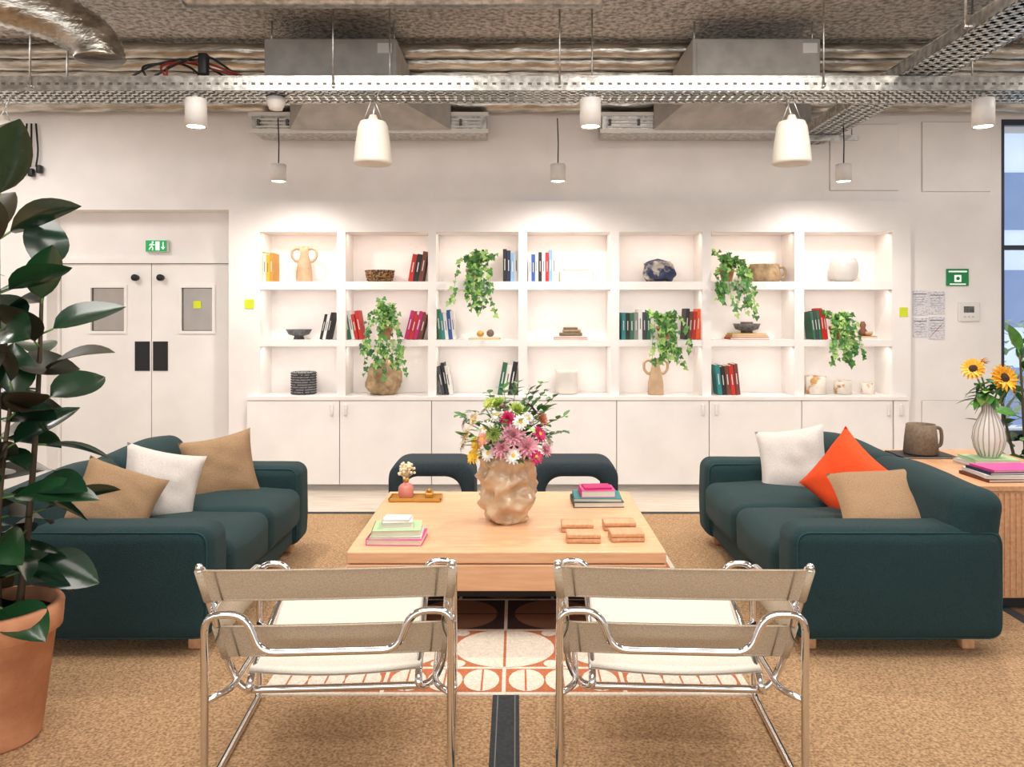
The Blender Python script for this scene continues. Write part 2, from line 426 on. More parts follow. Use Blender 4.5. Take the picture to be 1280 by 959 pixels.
b=MB(); z=stack(b,0,0,0,.35,.2,['red','ochre','yellow'],[.022,.018,.016]); b.lathe([(.055,z),(.05,z+.02),(.1,z+.035),(.12,z+.085),(.11,z+.085),(.08,z+.05)],dgrey,24); b.lathe([(.05,z+.04),(.055,z+.1),(.04,z+.1)],M('amber','#5b3a22'),16); place_l(b,'footed_bowl_on_books',933,Z1)
b=MB(); stack(b,0,0,0,.2,.16,['white','ochre'],[.02,.012]); b.lathe([(.03,.032),(.045,.06),(.02,.1),(.028,.13),(.014,.16),(.0,.16)],M('clay_dark','#7a4e38'),16); b.lathe([(.02,.032),(.04,.05),(.04,.07),(.03,.07)],beige,16,T(.04,-.02,0)); place_l(b,'ceramic_figurine_on_books',1078,Z1)
b=MB(); b.lathe([(.10,0),(.108,.01),(.108,.2),(.1,.2),(.1,.02)],M('basket_dark','#23242B',.7,col2='#8d8a88',ns=55,ramp=(.55,.6)),28)
for i in range(9): b.tube([(.109*math.cos(a),.109*math.sin(a),.012+i*.022) for a in [2*pi*k/24 for k in range(24)]],.006,M('basket_rim','#2a2b33',.7),6,closed=True)
place_l(b,'woven_basket',380,Z2)
b=MB(); b.lathe([(.09,0),(.13,.03),(.15,.07),(.15,.11),(.145,.16),(.14,.2),(.1,.27),(.085,.31),(.07,.30),(.08,.2)],sand,36,wr=.3,wf=10); place_l(b,'rock_shaped_vase',481,Z2,7.13)
b=MB(); b.lathe([(.08,0),(.1,.02),(.1,.19),(.105,.22),(.095,.22),(.09,.03)],wcer,28); place_l(b,'white_cylinder_vase',708,Z2)
for u,w,h in ((1019,.092,.16),(1053,.075,.125),(1084,.055,.1)):
    b=MB(); b.lathe([(w*.9,0),(w,.005),(w,h),(w*.92,h),(w*.88,.01)],M('cup_gold_speck','#DCD4C9',.4,col2='#B98A48',ns=9,ramp=(.38,.42)),24); place_l(b,'ceramic_cup',u,Z2)

# trailing ivy ------------------------------------------------
def ivyleaf(b,p,d,sz):
    up=Vector((U(-.6,.6),-1,U(-.1,.9))).normalized()
    d=(Vector(d)+Vector((U(-.7,.7),U(-.3,.1),U(-.4,.3)))).normalized()
    x=d.cross(up).normalized(); n=x.cross(d)
    X=Matrix(((x.x,d.x,n.x,p[0]),(x.y,d.y,n.y,p[1]),(x.z,d.z,n.z,p[2]),(0,0,0,1)))
    vs=[(0,0,0),(-.35,-.12,.05),(-.5,.25,.08),(-.25,.45,.02),(0,1,-.12),(.25,.45,.02),(.5,.25,.08),(.35,-.12,.05),(0,.35,-.03)]
    vs=[(a*sz,c*sz,e*sz) for a,c,e in vs]
    m=random.choice([ivy1,ivy1,ivy1,ivy2,ivy2,ivy3])
    b.add(vs,[(8,0,1,2),(8,2,3),(8,3,4),(8,4,5),(8,5,6),(8,6,7,0)],m,True,X)
def ivy(u,z,drop,halfw,rise,potm=beige,side=0):
    b=MB()
    b.lathe([(.045,0),(.062,.09),(.068,.09),(.068,.12),(.058,.12),(.055,.09)],potm,20)
    b.disc((0,0,.105),.056,soil)
    for k in range(18):
        a=U(pi*.95,2.05*pi) if k<12 else U(0,2*pi)
        ln=(.3+.7*((k*.618)%1))
        outx=halfw*U(.3,1.25)*math.cos(a)+side*ln*halfw*.8
        front=U(.13,.21)
        zt=rise*U(.3,1.1)+.12
        if k<12:
            pts=[Vector((0,0,.11)),Vector((outx*.4,-front*.5,zt)),Vector((outx*.9,-front,max(.05,zt-.06))),Vector((outx*1.1,-front-.015,-drop*ln*.35)),Vector((outx*1.15+U(-.05,.05),-front-.02,-drop*ln))]
        else:
            outy=-abs(U(.02,.1)); pts=[Vector((0,0,.11)),Vector((outx*.4,outy,zt*.9)),Vector((outx*.9,outy,zt*1.15))]
        Q=[]
        for i in range(len(pts)-1):
            for t in (0,.25,.5,.75): Q.append(pts[i].lerp(pts[i+1],t))
        Q.append(pts[-1])
        for _ in range(2): Q=[Q[0]]+[(Q[i-1]+Q[i]*2+Q[i+1])/4 for i in range(1,len(Q)-1)]+[Q[-1]]
        b.tube(Q,.002,gstem,4)
        for i in range(3,len(Q)):
            if Q[i].z< -.0 and Q[i].y>-.13: continue
            for _ in range(1+(k>=12)+(i%3==0)):
                ivyleaf(b,Q[i]+Vector((U(-.02,.02),U(-.012,.003),U(-.015,.015))),(U(-1,1),-.3,-.8 if i>6 else .2),U(.032,.056))
    place(b,'potted_ivy',(EX(u),7.10,z))
ivy(592,Z0,.30,.16,.12,beige,side=.5)
ivy(483,Z1,.32,.14,.18,terra)
ivy(906,Z0,.32,.15,.12,terra,side=.2)
ivy(828,Z1,.23,.14,.10,terra)
ivy(1042,Z1,.22,.16,.10,terra,side=.25)

# wall bits
b=MB(); b.rbox((3.98,7.03,1.55),(.19,.02,.17),.01,whiteplast,k=2); b.box((3.93,7.018,1.545),(4.02,7.021,1.60),dgrey)
for i in range(3): b.box((3.93+i*.035,7.017,1.50),(3.95+i*.035,7.021,1.515),M('btn','#c9c5bf'))
b.done('wall_thermostat',(3.98,7.04,1.55))
redp=M('notice_red','#B5473C')
for k,(x0,x1,z0,z1) in enumerate(((3.49,3.62,1.52,1.74),(3.63,3.77,1.53,1.73),(3.49,3.62,1.33,1.50),(3.63,3.77,1.31,1.51))):
    b=MB(); b.box((x0,7.034,z0),(x1,7.039,z1),paper)
    b.box((x0+.01,7.033,z1-.035),(x1-.01,7.0345,z1-.028),dgrey)
    for q in range(4): b.box((x0+.01,7.033,z1-.06-q*.022),(x1-.02-.01*(q%2),7.0345,z1-.057-q*.022),bookc['grey'])
    if k==3:
        for q in range(8): b.tube([(x0+.01+q*.013,7.0335,z0+.02+q*.014),(x0+.024+q*.013,7.0335,z0+.034+q*.014)],.002,redp,4)
    b.done('wall_notice_paper')
b=MB(); b.rbox((3.88,7.032,1.855),(.195,.012,.15),.003,M('sign_green2','#12874A',.4),k=1,smooth=False); b.box((3.80,7.024,1.90),(3.96,7.0265,1.912),signw); b.rbox((3.88,7.025,1.845),(.06,.003,.06),.001,signw,k=1); b.sphere((3.88,7.023,1.845),.016,M('sign_green2','#12874A')); b.box((3.81,7.024,1.79),(3.95,7.0265,1.80),signw); b.done('wall_safety_sign')
b=MB(); b.box((-2.37,6.984,1.58),(-2.29,6.989,1.66),yellow); b.done('sticky_note')
b=MB(); b.box((3.35,6.984,1.51),(3.42,6.989,1.59),yellow); b.done('sticky_note')
# window
b=MB(); fr=M('window_frame','#2a3344',.4)
for a in ((4.27,.45,4.31,3.25),(5.66,.45,5.7,3.25),(4.31,.45,5.66,.50),(4.31,3.20,5.66,3.25),(4.31,2.10,5.66,2.14),(4.96,.50,5.01,3.20)):
    b.box((a[0],7.06,a[1]),(a[2],7.12,a[3]),fr)
b.box((4.31,7.085,.50),(5.66,7.092,3.20),glazing)
b.done('window_1')
b=MB()
fac=M('facade_pale','#CFE0F4',.8,col2='#A9C3E6',ns=1.5,emit=.75); fdk=M('facade_window','#5E84BE',.2,emit=.4)  # emission put into both colours stands in for daylight on the facade
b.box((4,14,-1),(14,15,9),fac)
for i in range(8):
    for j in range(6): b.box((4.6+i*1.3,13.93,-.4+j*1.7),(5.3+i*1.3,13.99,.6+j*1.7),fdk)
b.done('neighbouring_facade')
b=MB()
for i in range(500):
    a=U(0,360); b.leaf(T(U(5.6,9),U(9.6,10.4),U(.0,1.5))@Rz(a)@Rx(U(-20,70)),U(.12,.25),U(.06,.1),random.choice([ivy1,ivy2,ivy3]),.3,.2,3)
b.box((5.5,9.6,-.3),(9.1,10.4,.05),stem)
b.done('outdoor_hedge')

# ---------------------------------------------------------------- sofas
def sofa(sgn,xf,y0,y1,D):
    L=y1-y0; b=MB()
    def rb(c,s,r,**k): b.rbox(c,s,r,sofam,**k)
    rb((-D/2,L/2,.17),(D-.08,L-.08,.2),.03,k=3,m=3)
    for yc in (.125,L-.125):
        rb((-D/2,yc,.315),(D,.25,.50),.065,k=6,m=10,bulge=(.010,.014,.008),wr=.006,wf=4.5)
    sl=(L-.04)/2
    for i in (0,1):
        Y=.02+sl*(i+.5)
        X=T(-D+.12,Y,.40)@Ry(-5)
        rb((0,0,0),(.23,sl+.015,.67),.085,k=6,m=10,bulge=(.025,.0,.015),X=X,wr=.010,wf=4.5)
    sl=(L-.47)/2
    for i in (0,1):
        rb((-(D-.2)/2+.008,.235+sl*(i+.5),.32),(D-.19,sl+.004,.25),.07,k=6,m=10,bulge=(.018,.0,.030),wr=.011,wf=4.5)
    # welted seams down the arm faces
    for yc,s in ((.125,-1),(.125,1),(L-.125,-1),(L-.125,1)):
        y=yc+s*(.125-.019+.004); e=.016
        b.tube([(-D+e,y,.065+e),(-e,y,.065+e),(-e,y,.565-e),(-D+e,y,.565-e)],.0035,sofap,6,fil=.06,closed=True)
    for (fx,fy) in ((-.1,.12),(-D+.12,.12),(-.1,L-.12),(-D+.12,L-.12)):
        b.rbox((fx,fy,.04),(.06,.06,.08),.008,birch2,k=1)
    if sgn<0:
        b.v=[Vector((-p.x,p.y,p.z)) for p in b.v]; b.f=[list(reversed(f)) for f in b.f]
    place(b,'sofa',(xf,y0,.009))
sofa(1,-1.36,3.54,5.25,1.0)
sofa(-1,1.235,3.54,5.42,.94)

def pillow(mat,loc,size,thick,yaw,tilt,roll,name='throw_pillow'):
    b=MB(); n=18; vs=[];fs=[]
    for s in(1,-1):
        for i in range(n+1):
            for j in range(n+1):
                u=-1+2*i/n;v=-1+2*j/n
                cu=1-.10*(1-abs(v)**2)*abs(u);cv=1-.10*(1-abs(u)**2)*abs(v)
                h=thick/2*((1-u**4)*(1-v**4))**.55*(1-.12*(u*u+v*v))
                h+=.02*noise.noise(Vector((u*2.5,v*2.5,loc[0]*7+s)))*(1-u*u)*(1-v*v)
                vs.append((u*cu*size/2,v*cv*size/2,s*h+.02*u*v))
    N=(n+1)**2
    for i in range(n):
        for j in range(n):
            a=i*(n+1)+j
            fs.append((a,a+n+1,a+n+2,a+1)); fs.append((N+a,N+a+1,N+a+n+2,N+a+n+1))
    b.add(vs,fs,mat,True,Rz(yaw)@Rx(90-tilt)@Rz(roll))
    place(b,name,loc)
pillow(ptan,(-1.78,4.82,.60),.42,.17,25,22,8)
pillow(pwhite,(-1.90,4.28,.61),.42,.18,46,24,-20)
pillow(ptan,(-1.99,3.97,.60),.40,.16,44,34,-32)
pillow(pwhite,(1.73,5.0,.61),.43,.18,-28,18,10)
pillow(porange,(1.83,4.42,.615),.43,.17,-58,12,-32)
pillow(ptan,(1.84,3.99,.585),.48,.15,-14,58,4)

# ---------------------------------------------------------------- coffee table
b=MB()
b.rbox((0,0,.372),(1.5,1.28,.056),.006,birch,k=1,smooth=False)
b.box((-.735,-.625,.335),(.735,.625,.345),black)
b.rbox((0,0,.277),(1.5,1.28,.125),.006,birch,k=1,smooth=False)
b.box((-.45,-.1,.0),(.45,.45,.216),M('plinth_dark','#3b2c20',.6))
b.box((-.735,-.625,.34),(.735,.625,.35),birch)
place(b,'coffee_table',(-.045,4.39,.016))
TZ=.417
# rug
b=MB(); x0,x1,y0,y1=-1.02,.95,3.19,5.55
b.box((x0,y0,.008),(x1,y1,.014),rugc)
z=.0145
def quad(a,c,d,e,m,zz): b.add([(a,c,zz),(d,c,zz),(d,e,zz),(a,e,zz)],[(0,1,2,3)],m)
cw=.49
for r_ in range(6):
    ya=[3.21,3.44,3.85,4.26,4.67,5.08][r_]; yb=[3.42,3.83,4.24,4.65,5.06,5.49][r_]
    for cc in range(4):
        xc=-.05+(cc-1.5)*cw+(cw/2 if r_%2 else 0)
        xa=max(x0+.02,xc-cw/2+.008);xb=min(x1-.02,xc+cw/2-.008)
        if xb-xa<.2: continue
        yc=(ya+yb)/2; full=(xb-xa)>cw-.03
        if r_==0:
            quad(xa,ya,xb,yb,rugr,z)
            for q in (-.155,0,.155): b.disc((xc+q*.98,yc,z+.0008),.074,rugc,18,0,360,1.34)
            for q in (-.155,0,.155): quad(xc+q-.004,ya+.01,xc+q+.004,yb-.01,rugr,z+.0016)
        elif r_==1:
            quad(xa,ya,xb,yb,rugr,z)
            if full:
                b.disc((xc-.006,yc,z+.0008),.218,rugc,24,90,270,.93); b.disc((xc+.006,yc,z+.0008),.218,rugc,24,-90,90,.93)
                for sx in (-1,1):
                    for sy_ in (-1,1): 
                        b.disc((xc+sx*(cw/2-.04),yc+sy_*.165,z+.0008),.036,rugc,12,0,360)
        else:
            bg=rugd if r_ in (2,3,5) else rugr; fg=rugb if r_ in (2,3) else rugc
            quad(xa,ya,xb,yb,bg,z)
            if full:
                b.disc((xc,yc+.006,z+.0008),.2,fg,24,0,180,.95); b.disc((xc,yc-.006,z+.0008),.2,fg,24,180,360,.95)
b.done('patterned_rug')

# ---------------------------------------------------------------- tubular armchairs
def chair(loc,rz):
    b=MB(); W=.385; r=.0125
    loop=[(-W,0,r),(-W,0,.578),(-.262,0,.578),(-.215,0,.455),(.215,0,.455),(.262,0,.578),(W,0,.578),(W,0,r),
          (W,.67,r),(W,.67,.53),(.275,.67,.53),(.255,.67,.40),(-.255,.67,.40),(-.275,.67,.53),(-W,.67,.53),(-W,.67,r)]
    b.tube(loop,r,chrome,10,fil=.05,closed=True)
    bt=(.39,-.035,.738); bb=(.355,.17,.34)
    b.tube([(-bt[0],bt[1],bt[2]),(-bb[0],bb[1],bb[2]),(-.315,.17,.262),(.315,.17,.262),(bb[0],bb[1],bb[2]),(bt[0],bt[1],bt[2])],r,chrome,10,fil=.045)
    for s in (-1,1):
        b.sphere((s*bt[0],bt[1],bt[2]),r*1.05,chrome,10,6)
        b.tube([(s*.375,.045,.578),(s*.375,.12,.585),(s*.375,.60,.545),(s*.378,.668,.50)],r*.9,chrome,8,fil=.06)
        b.tube([(s*.275,.665,.42),(s*.275,.60,.445),(s*.275,.14,.335),(s*.275,.10,.29),(s*.30,.17,.262)],r,chrome,8,fil=.04)
        b.tube([(s*W,.02,.30),(s*.33,.10,.30),(s*.33,.60,.30),(s*W,.655,.30)],r*.85,chrome,8,fil=.04)
        n=10;vs=[];fs=[]
        for i in range(n+1):
            t=i/n; y=.06+.56*t; zt=.575-.035*t; 
            for q in range(5):
                k=q/4; vs.append((s*(.378-.02*math.sin(pi*k)),y,zt-.115*k))
        for i in range(n):
            for q in range(4):
                a=i*5+q; fs.append((a,a+1,a+6,a+5))
        b.add(vs,fs,canvas,True); b.add([(v[0]-s*.005,v[1],v[2]) for v in vs],[tuple(reversed(f)) for f in fs],canvas,True)
    def lerp(t): return [bt[i]+(bb[i]-bt[i])*t for i in range(3)]
    def strap(z0,z1,mat):
        ts=[(bt[2]-z)/(bt[2]-bb[2]) for z in (z0,z1)]
        for off in (-.0165,.0165):
            vs=[];fs=[];n=18;m=5
            for i in range(n+1):
                u=-1+2*i/n
                for j in range(m+1):
                    p=lerp(ts[0]+(ts[1]-ts[0])*j/m)
                    sag=.022*(1-u*u)*(.6+.4*math.sin(pi*j/m))
                    vs.append((u*(p[0]+.002),p[1]+off*(1 if abs(u)>.9 else .35)-sag*.5,p[2]))
            for i in range(n):
                for j in range(m):
                    a=i*(m+1)+j; fs.append((a,a+1,a+m+2,a+m+1))
            if off>0: fs=[tuple(reversed(f)) for f in fs]
            b.add(vs,fs,mat,True)
        for s in (-1,1):
            p=lerp(ts[0]);q=lerp(ts[1]); b.tube([(s*p[0],p[1],p[2]),(s*q[0],q[1],q[2])],.0172,mat,12)
            b.tube([(s*(p[0]-.045),p[1]-.0115,p[2]),(s*(q[0]-.045),q[1]-.0115,q[2])],.0025,M('stitch','#8f8069'),4)
        for t in ts:
            p=lerp(t); b.tube([(-p[0],p[1]-.006,p[2]),(-p[0]*.5,p[1]-.014,p[2]),(0,p[1]-.016,p[2]),(p[0]*.5,p[1]-.014,p[2]),(p[0],p[1]-.006,p[2])],.0035,mat,6)
    strap(.728,.618,canvas); strap(.512,.392,canvas)
    n=10;vs=[];fs=[]
    for i in range(n+1):
        t=i/n; y=.12+.50*t; zz=.348+.108*t-.02*math.sin(pi*t)
        for j in range(n+1):
            u=-1+2*j/n; vs.append((u*.282,y,zz-.018*(1-u*u)))
    for i in range(n):
        for j in range(n):
            a=i*(n+1)+j; fs.append((a,a+1,a+n+2,a+n+1))
    b.add(vs,fs,canvasl,True); b.add([(v[0],v[1],v[2]-.006) for v in vs],[tuple(reversed(f)) for f in fs],canvasl,True)
    place(b,'tubular_steel_armchair',loc,rz)
chair((-.592,2.53,.009),3.5)
chair((.523,2.53,.009),-3)

# ---------------------------------------------------------------- arched stools
def stool(x,y):
    b=MB(); w=.62;h=.475;d=.42;t=.11
    out=[];inn=[]
    for i in range(9): a=pi-(pi/2)*i/8; out.append((-w/2+.12+.12*math.cos(a),h-.12+.12*math.sin(a)))
    for i in range(9): a=pi/2-(pi/2)*i/8; out.append((w/2-.12+.12*math.cos(a),h-.12+.12*math.sin(a)))
    iw=w/2-.10
    for i in range(9): a=pi-(pi/2)*i/8; inn.append((-iw+.12+.12*math.cos(a),h-t-.12+.12*math.sin(a)))
    for i in range(9): a=pi/2-(pi/2)*i/8; inn.append((iw-.12+.12*math.cos(a),h-t-.12+.12*math.sin(a)))
    out=[(-w/2,0)]+out+[(w/2,0)];inn=[(-iw,0)]+inn+[(iw,0)]
    n=len(out); vs=[];fs=[]
    for (o,i_) in zip(out,inn):
        o=Vector((o[0],0,o[1]));i2=Vector((i_[0],0,i_[1])); c=(o+i2)/2; e=(o-i2)/2
        for k in range(16):
            a=2*pi*k/16; ca,sa=math.cos(a),math.sin(a)
            f=lambda q:math.copysign(abs(q)**.35,q)
            vs.append(c+e*f(ca)+Vector((0,f(sa)*d/2,0)))
    for i in range(n-1):
        for k in range(16):
            l=(k+1)%16; fs.append((i*16+k,i*16+l,(i+1)*16+l,(i+1)*16+k))
    fs.append(tuple(reversed(range(16))));fs.append(tuple((n-1)*16+k for k in range(16)))
    b.add(vs,fs,stoolm,True)
    place(b,'arched_stool',(x,y,.009))
stool(-.60,5.86);stool(.42,5.86)

# ---------------------------------------------------------------- table objects
b=MB()
prof=[(.085,0),(.105,.015),(.13,.07),(.14,.15),(.135,.22),(.14,.29),(.15,.345),(.135,.38),(.115,.375),(.12,.3),(.105,.2)]
pp=[]
for i in range(len(prof)-1):
    for t in (0,.17,.33,.5,.67,.83): pp.append((prof[i][0]*(1-t)+prof[i+1][0]*t,prof[i][1]*(1-t)+prof[i+1][1]*t))
pp.append(prof[-1])
b.lathe(pp,crum,96,wr=.42,wf=10)
def flower(b,p,d,r,mat,n=14,cm=None,layers=2,up=.3):
    X0=T(*p)@align(d)
    for L in range(layers):
        for i in range(n):
            a=360*i/n+L*13+U(-5,5)
            b.leaf(X0@Rz(a)@Rx(8+up*60*(L+.2)+U(-8,8)),r*(1-.25*L),r*.42,mat,.25,.3,4)
    b.sphere((0,0,r*.08),r*.24,cm or petals['yellow'],10,6,(1,1,.6),X0)
def fluffy(b,p,d,r,mat):
    X0=T(*p)@align(d)
    for L in range(5):
        n=[14,13,11,8,5][L]
        for i in range(n):
            b.leaf(X0@Rz(360*i/n+L*17)@Rx(-5+L*20+U(-6,6)),r*(1-.12*L),r*.3,mat,-.25,.5,3)
C=Vector((0,0,.36))
def stemto(p): b.tube([C+Vector((U(-.05,.05),U(-.05,.05),0)),(C+Vector(p))/2+Vector((0,0,.03)),p],.0025,gstem,5)
spec=[(.03,-.13,.48,.07,'pink','f'),(.10,-.13,.42,.068,'pink','f'),(-.03,-.16,.42,.06,'pink','f'),(.0,-.10,.56,.045,'hot','f'),
(-.055,-.08,.58,.045,'white','d'),(-.115,-.10,.51,.05,'white','d'),(-.16,-.10,.43,.045,'yellow','d'),(-.10,-.15,.39,.045,'white','d'),(-.22,-.05,.47,.055,'cream','d'),
(.11,-.05,.56,.045,'white','d'),(.17,-.08,.48,.05,'hot','d'),(.18,-.04,.55,.045,'peach','f'),(.05,-.02,.60,.05,'lime','f'),(-.05,0,.63,.05,'lime','f'),
(-.12,.03,.60,.05,'white','d'),(-.18,-.04,.55,.05,'cream','d'),(.22,-.02,.43,.048,'white','d'),(-.23,.02,.53,.05,'white','d'),(.13,.05,.60,.045,'purple','d'),
(.03,-.17,.38,.048,'white','d'),(.15,-.14,.37,.045,'hot','d'),(-.03,.10,.58,.05,'pink','f'),(.08,.12,.53,.05,'pink','f'),(-.12,.12,.50,.05,'white','d'),(-.18,-.12,.37,.045,'yellow','d'),(-.07,-.15,.49,.045,'lime','f'),(.07,-.14,.55,.045,'white','d'),(-.10,-.05,.64,.04,'lime','d'),
(-.24,-.02,.41,.045,'white','d'),(.20,-.1,.40,.04,'pink','f'),(-.13,-.14,.46,.04,'peach','d')]
for (x,y,z,r,c,k) in spec:
    d=Vector((x*1.2,y*1.5-.05,.12)); stemto((x,y,z))
    if k=='f': fluffy(b,(x,y,z),d,r,petals[c])
    else: flower(b,(x,y,z),d,r,petals[c])
for i in range(150):
    a=U(0,2*pi);rr=U(.02,.21);z=U(.34,.60)
    X=T(rr*math.cos(a),rr*math.sin(a)-.02,z)@Rz(math.degrees(a)-90+U(-40,40))@Rx(U(-10,60))
    b.leaf(X,U(.04,.09),U(.02,.04),random.choice([euc,ivy1,ivy3,ivy2]),.3,.2,4)
for (tx,ty,tz) in ((.30,-.05,.57),(.25,.05,.66),(.30,.0,.48),(.12,.05,.70),(-.02,.05,.71),(-.26,.0,.57),(.22,-.08,.62),(-.1,.08,.68),(-.25,-.05,.47),(.18,.1,.73),(.05,.1,.73),(.20,.0,.70)):
    P0=Vector((0,0,.38));P1=Vector((tx*.4,ty*.4,.38+(tz-.38)*.6));P2=Vector((tx,ty,tz)); Q=[P0*(1-t)**2+P1*2*t*(1-t)+P2*t*t for t in [i/10 for i in range(11)]]
    b.tube(Q,.002,gstem,5)
    for i in range(3,11):
        for s in (-1,1):
            yaw=math.degrees(math.atan2(Q[i].y-Q[i-1].y,Q[i].x-Q[i-1].x))-90
            b.leaf(T(*Q[i])@Rz(yaw+s*U(40,75))@Rx(U(0,50)),U(.04,.062),U(.028,.04),random.choice([euc,ivy3,ivy1]),.2,.2,4)
place(b,'flower_bouquet_in_vase',(-.045,4.31,TZ))

b=MB(); z=stack(b,0,0,0,[.27,.25,.235,.15],[.21,.2,.19,.12],['pink','white','mint','white'],[.03,.012,.028,.03],[-2,2,4,6])
b.box((-.065,-.05,z),(.065,.05,z+.012),bookc['white'],Rz(-3))
place(b,'book_stack',(-.585,3.95,TZ))
b=MB(); z=stack(b,0,0,0,[.29,.28,.20],[.23,.22,.16],['dgrey','teal','pink'],[.03,.02,.04],[2,-2,3]); b.box((-.08,-.06,z),(.08,.06,z+.012),bookc['magenta'],Rz(5))
place(b,'book_stack',(.475,4.72,TZ))
def coaster(x,y):
    b=MB(); 
    for i in range(2):
        b.rbox((0,0,.011+i*.022),(.165,.11,.02),.003,birch2,k=1,X=Rz(U(-3,3)))
    for i in range(4): b.box((-.06+i*.035,-.045,.0325),(-.045+i*.035,.045,.0335),M('rust_print','#B4613C'))
    place(b,'wooden_coaster_set',(x,y,TZ),U(-3,3))
coaster(.315,4.13);coaster(.535,4.16);coaster(.33,3.94);coaster(.545,3.96)
b=MB(); b.rbox((0,0,.008),(.31,.13,.014),.004,gold,k=2);
for a in ((-.155,-.065,.155,-.06),(-.155,.06,.155,.065),(-.155,-.065,-.15,.065),(.15,-.065,.155,.065)): b.box((a[0],a[1],.01),(a[2],a[3],.024),gold)
place(b,'brass_tray',(-.60,4.80,TZ))
b=MB(); b.lathe([(.04,0),(.046,.01),(.046,.06),(.03,.08),(.016,.085),(.016,.1)],pinkg,20); b.lathe([(.018,.095),(.018,.115),(0,.115)],gold,16)
for i in range(60):
    d=Vector((U(-1,1),U(-1,1),U(-.2,1.3))).normalized()*U(.03,.055); p=Vector((0,0,.155))
    b.tube([Vector((0,0,.11)),p+d],.0012,petals['cream'],4); b.sphere(tuple(p+d),.009,petals['cream'],6,4)
place(b,'reed_diffuser',(-.66,4.80,TZ+.0155))
b=MB(); b.rbox((0,0,.016),(.05,.05,.03),.008,gold,k=2); b.lathe([(.01,.03),(.02,.045),(.0,.055)],gold,12); place(b,'trinket_box',(-.52,4.80,TZ+.0155))

# ---------------------------------------------------------------- sideboard
b=MB(); 
b.rbox((0,0,.625),(.75,1.12,.03),.004,birch2,k=1,smooth=False)
b.box((-.36,-.55,.06),(.36,.55,.61),birch2)
b.box((-.33,-.52,0),(.33,.52,.06),black)
for i in range(24): b.box((-.355+i*.03,-.556,.07),(-.337+i*.03,-.55,.60),birch2)
place(b,'sideboard',(2.725,4.68,.006))
SZ=.647
b=MB(); stack(b,0,0,0,.34,.24,['black'],[.012],[0]); place(b,'serving_tray',(2.53,5.0,SZ))
b=MB(); b.lathe([(.095,0),(.102,.008),(.095,.1),(.085,.185),(.078,.185),(.088,.1),(.09,.02)],brownc,28)
b.tube([(.08,0,.165),(.125,0,.16),(.132,0,.1),(.125,0,.05),(.09,0,.04)],.011,brownc,8,fil=.035)
place(b,'stoneware_jug',(2.53,5.0,SZ+.013))
b=MB(); stack(b,0,0,0,[.38,.36,.33,.30],[.26,.25,.22,.2],['brown','white','navy','pink'],[.016,.018,.014,.012],[3,-3,2,5]); place(b,'book_stack',(2.66,4.33,SZ))
b=MB(); stack(b,0,0,0,[.30,.26],[.22,.2],['white','mint'],[.02,.02],[3,-3]); place(b,'book_stack',(2.79,4.72,SZ))
b=MB()
vp=[(.045,0),(.055,.01),(.078,.06),(.088,.11),(.08,.17),(.055,.23),(.036,.27),(.034,.31),(.042,.335),(.036,.33),(.03,.3)]
b.lathe(vp,wcer,24)
for i in range(18):
    a=2*pi*i/18; b.tube([(r*1.0*math.cos(a),r*1.0*math.sin(a),z) for r,z in vp[1:9]],.0035,M('vase_rib','#a5a09a'),5)
def sunflower(b,p,d,r):
    b.tube([(0,0,.25),(p[0]*.5,p[1]*.5,p[2]-.1),p],.005,gstem,6)
    X0=T(*p)@align(d)
    for L in range(2):
        for i in range(16): b.leaf(X0@Rz(360*i/16+L*11)@Rx(8+L*14+U(-6,6)),r,r*.32,M('sunflower_petal','#EFB01A',.5,col2='#dc9010'),.15,.3,4)
    b.sphere((0,0,.004),r*.42,M('sunflower_core','#3A2210',.9,bump=.8,bs=200),16,8,(1,1,.4),X0)
sunflower(b,(.05,-.06,.47),(.15,-1,.35),.085); sunflower(b,(-.11,-.03,.52),(-.5,-.7,.5),.07); sunflower(b,(.13,.0,.44),(.8,-.5,.1),.075); sunflower(b,(-.03,.06,.54),(-.2,.3,.8),.07)
for i in range(34):
    a=U(0,360); b.leaf(T(U(-.03,.03),U(-.03,.03),U(.33,.44))@Rz(a)@Rx(U(-30,50)),U(.07,.15),U(.04,.07),random.choice([ivy1,ivy3,ivy2]),.4,.15,5)
place(b,'sunflowers_in_ribbed_vase',(2.79,4.72,SZ+.041))

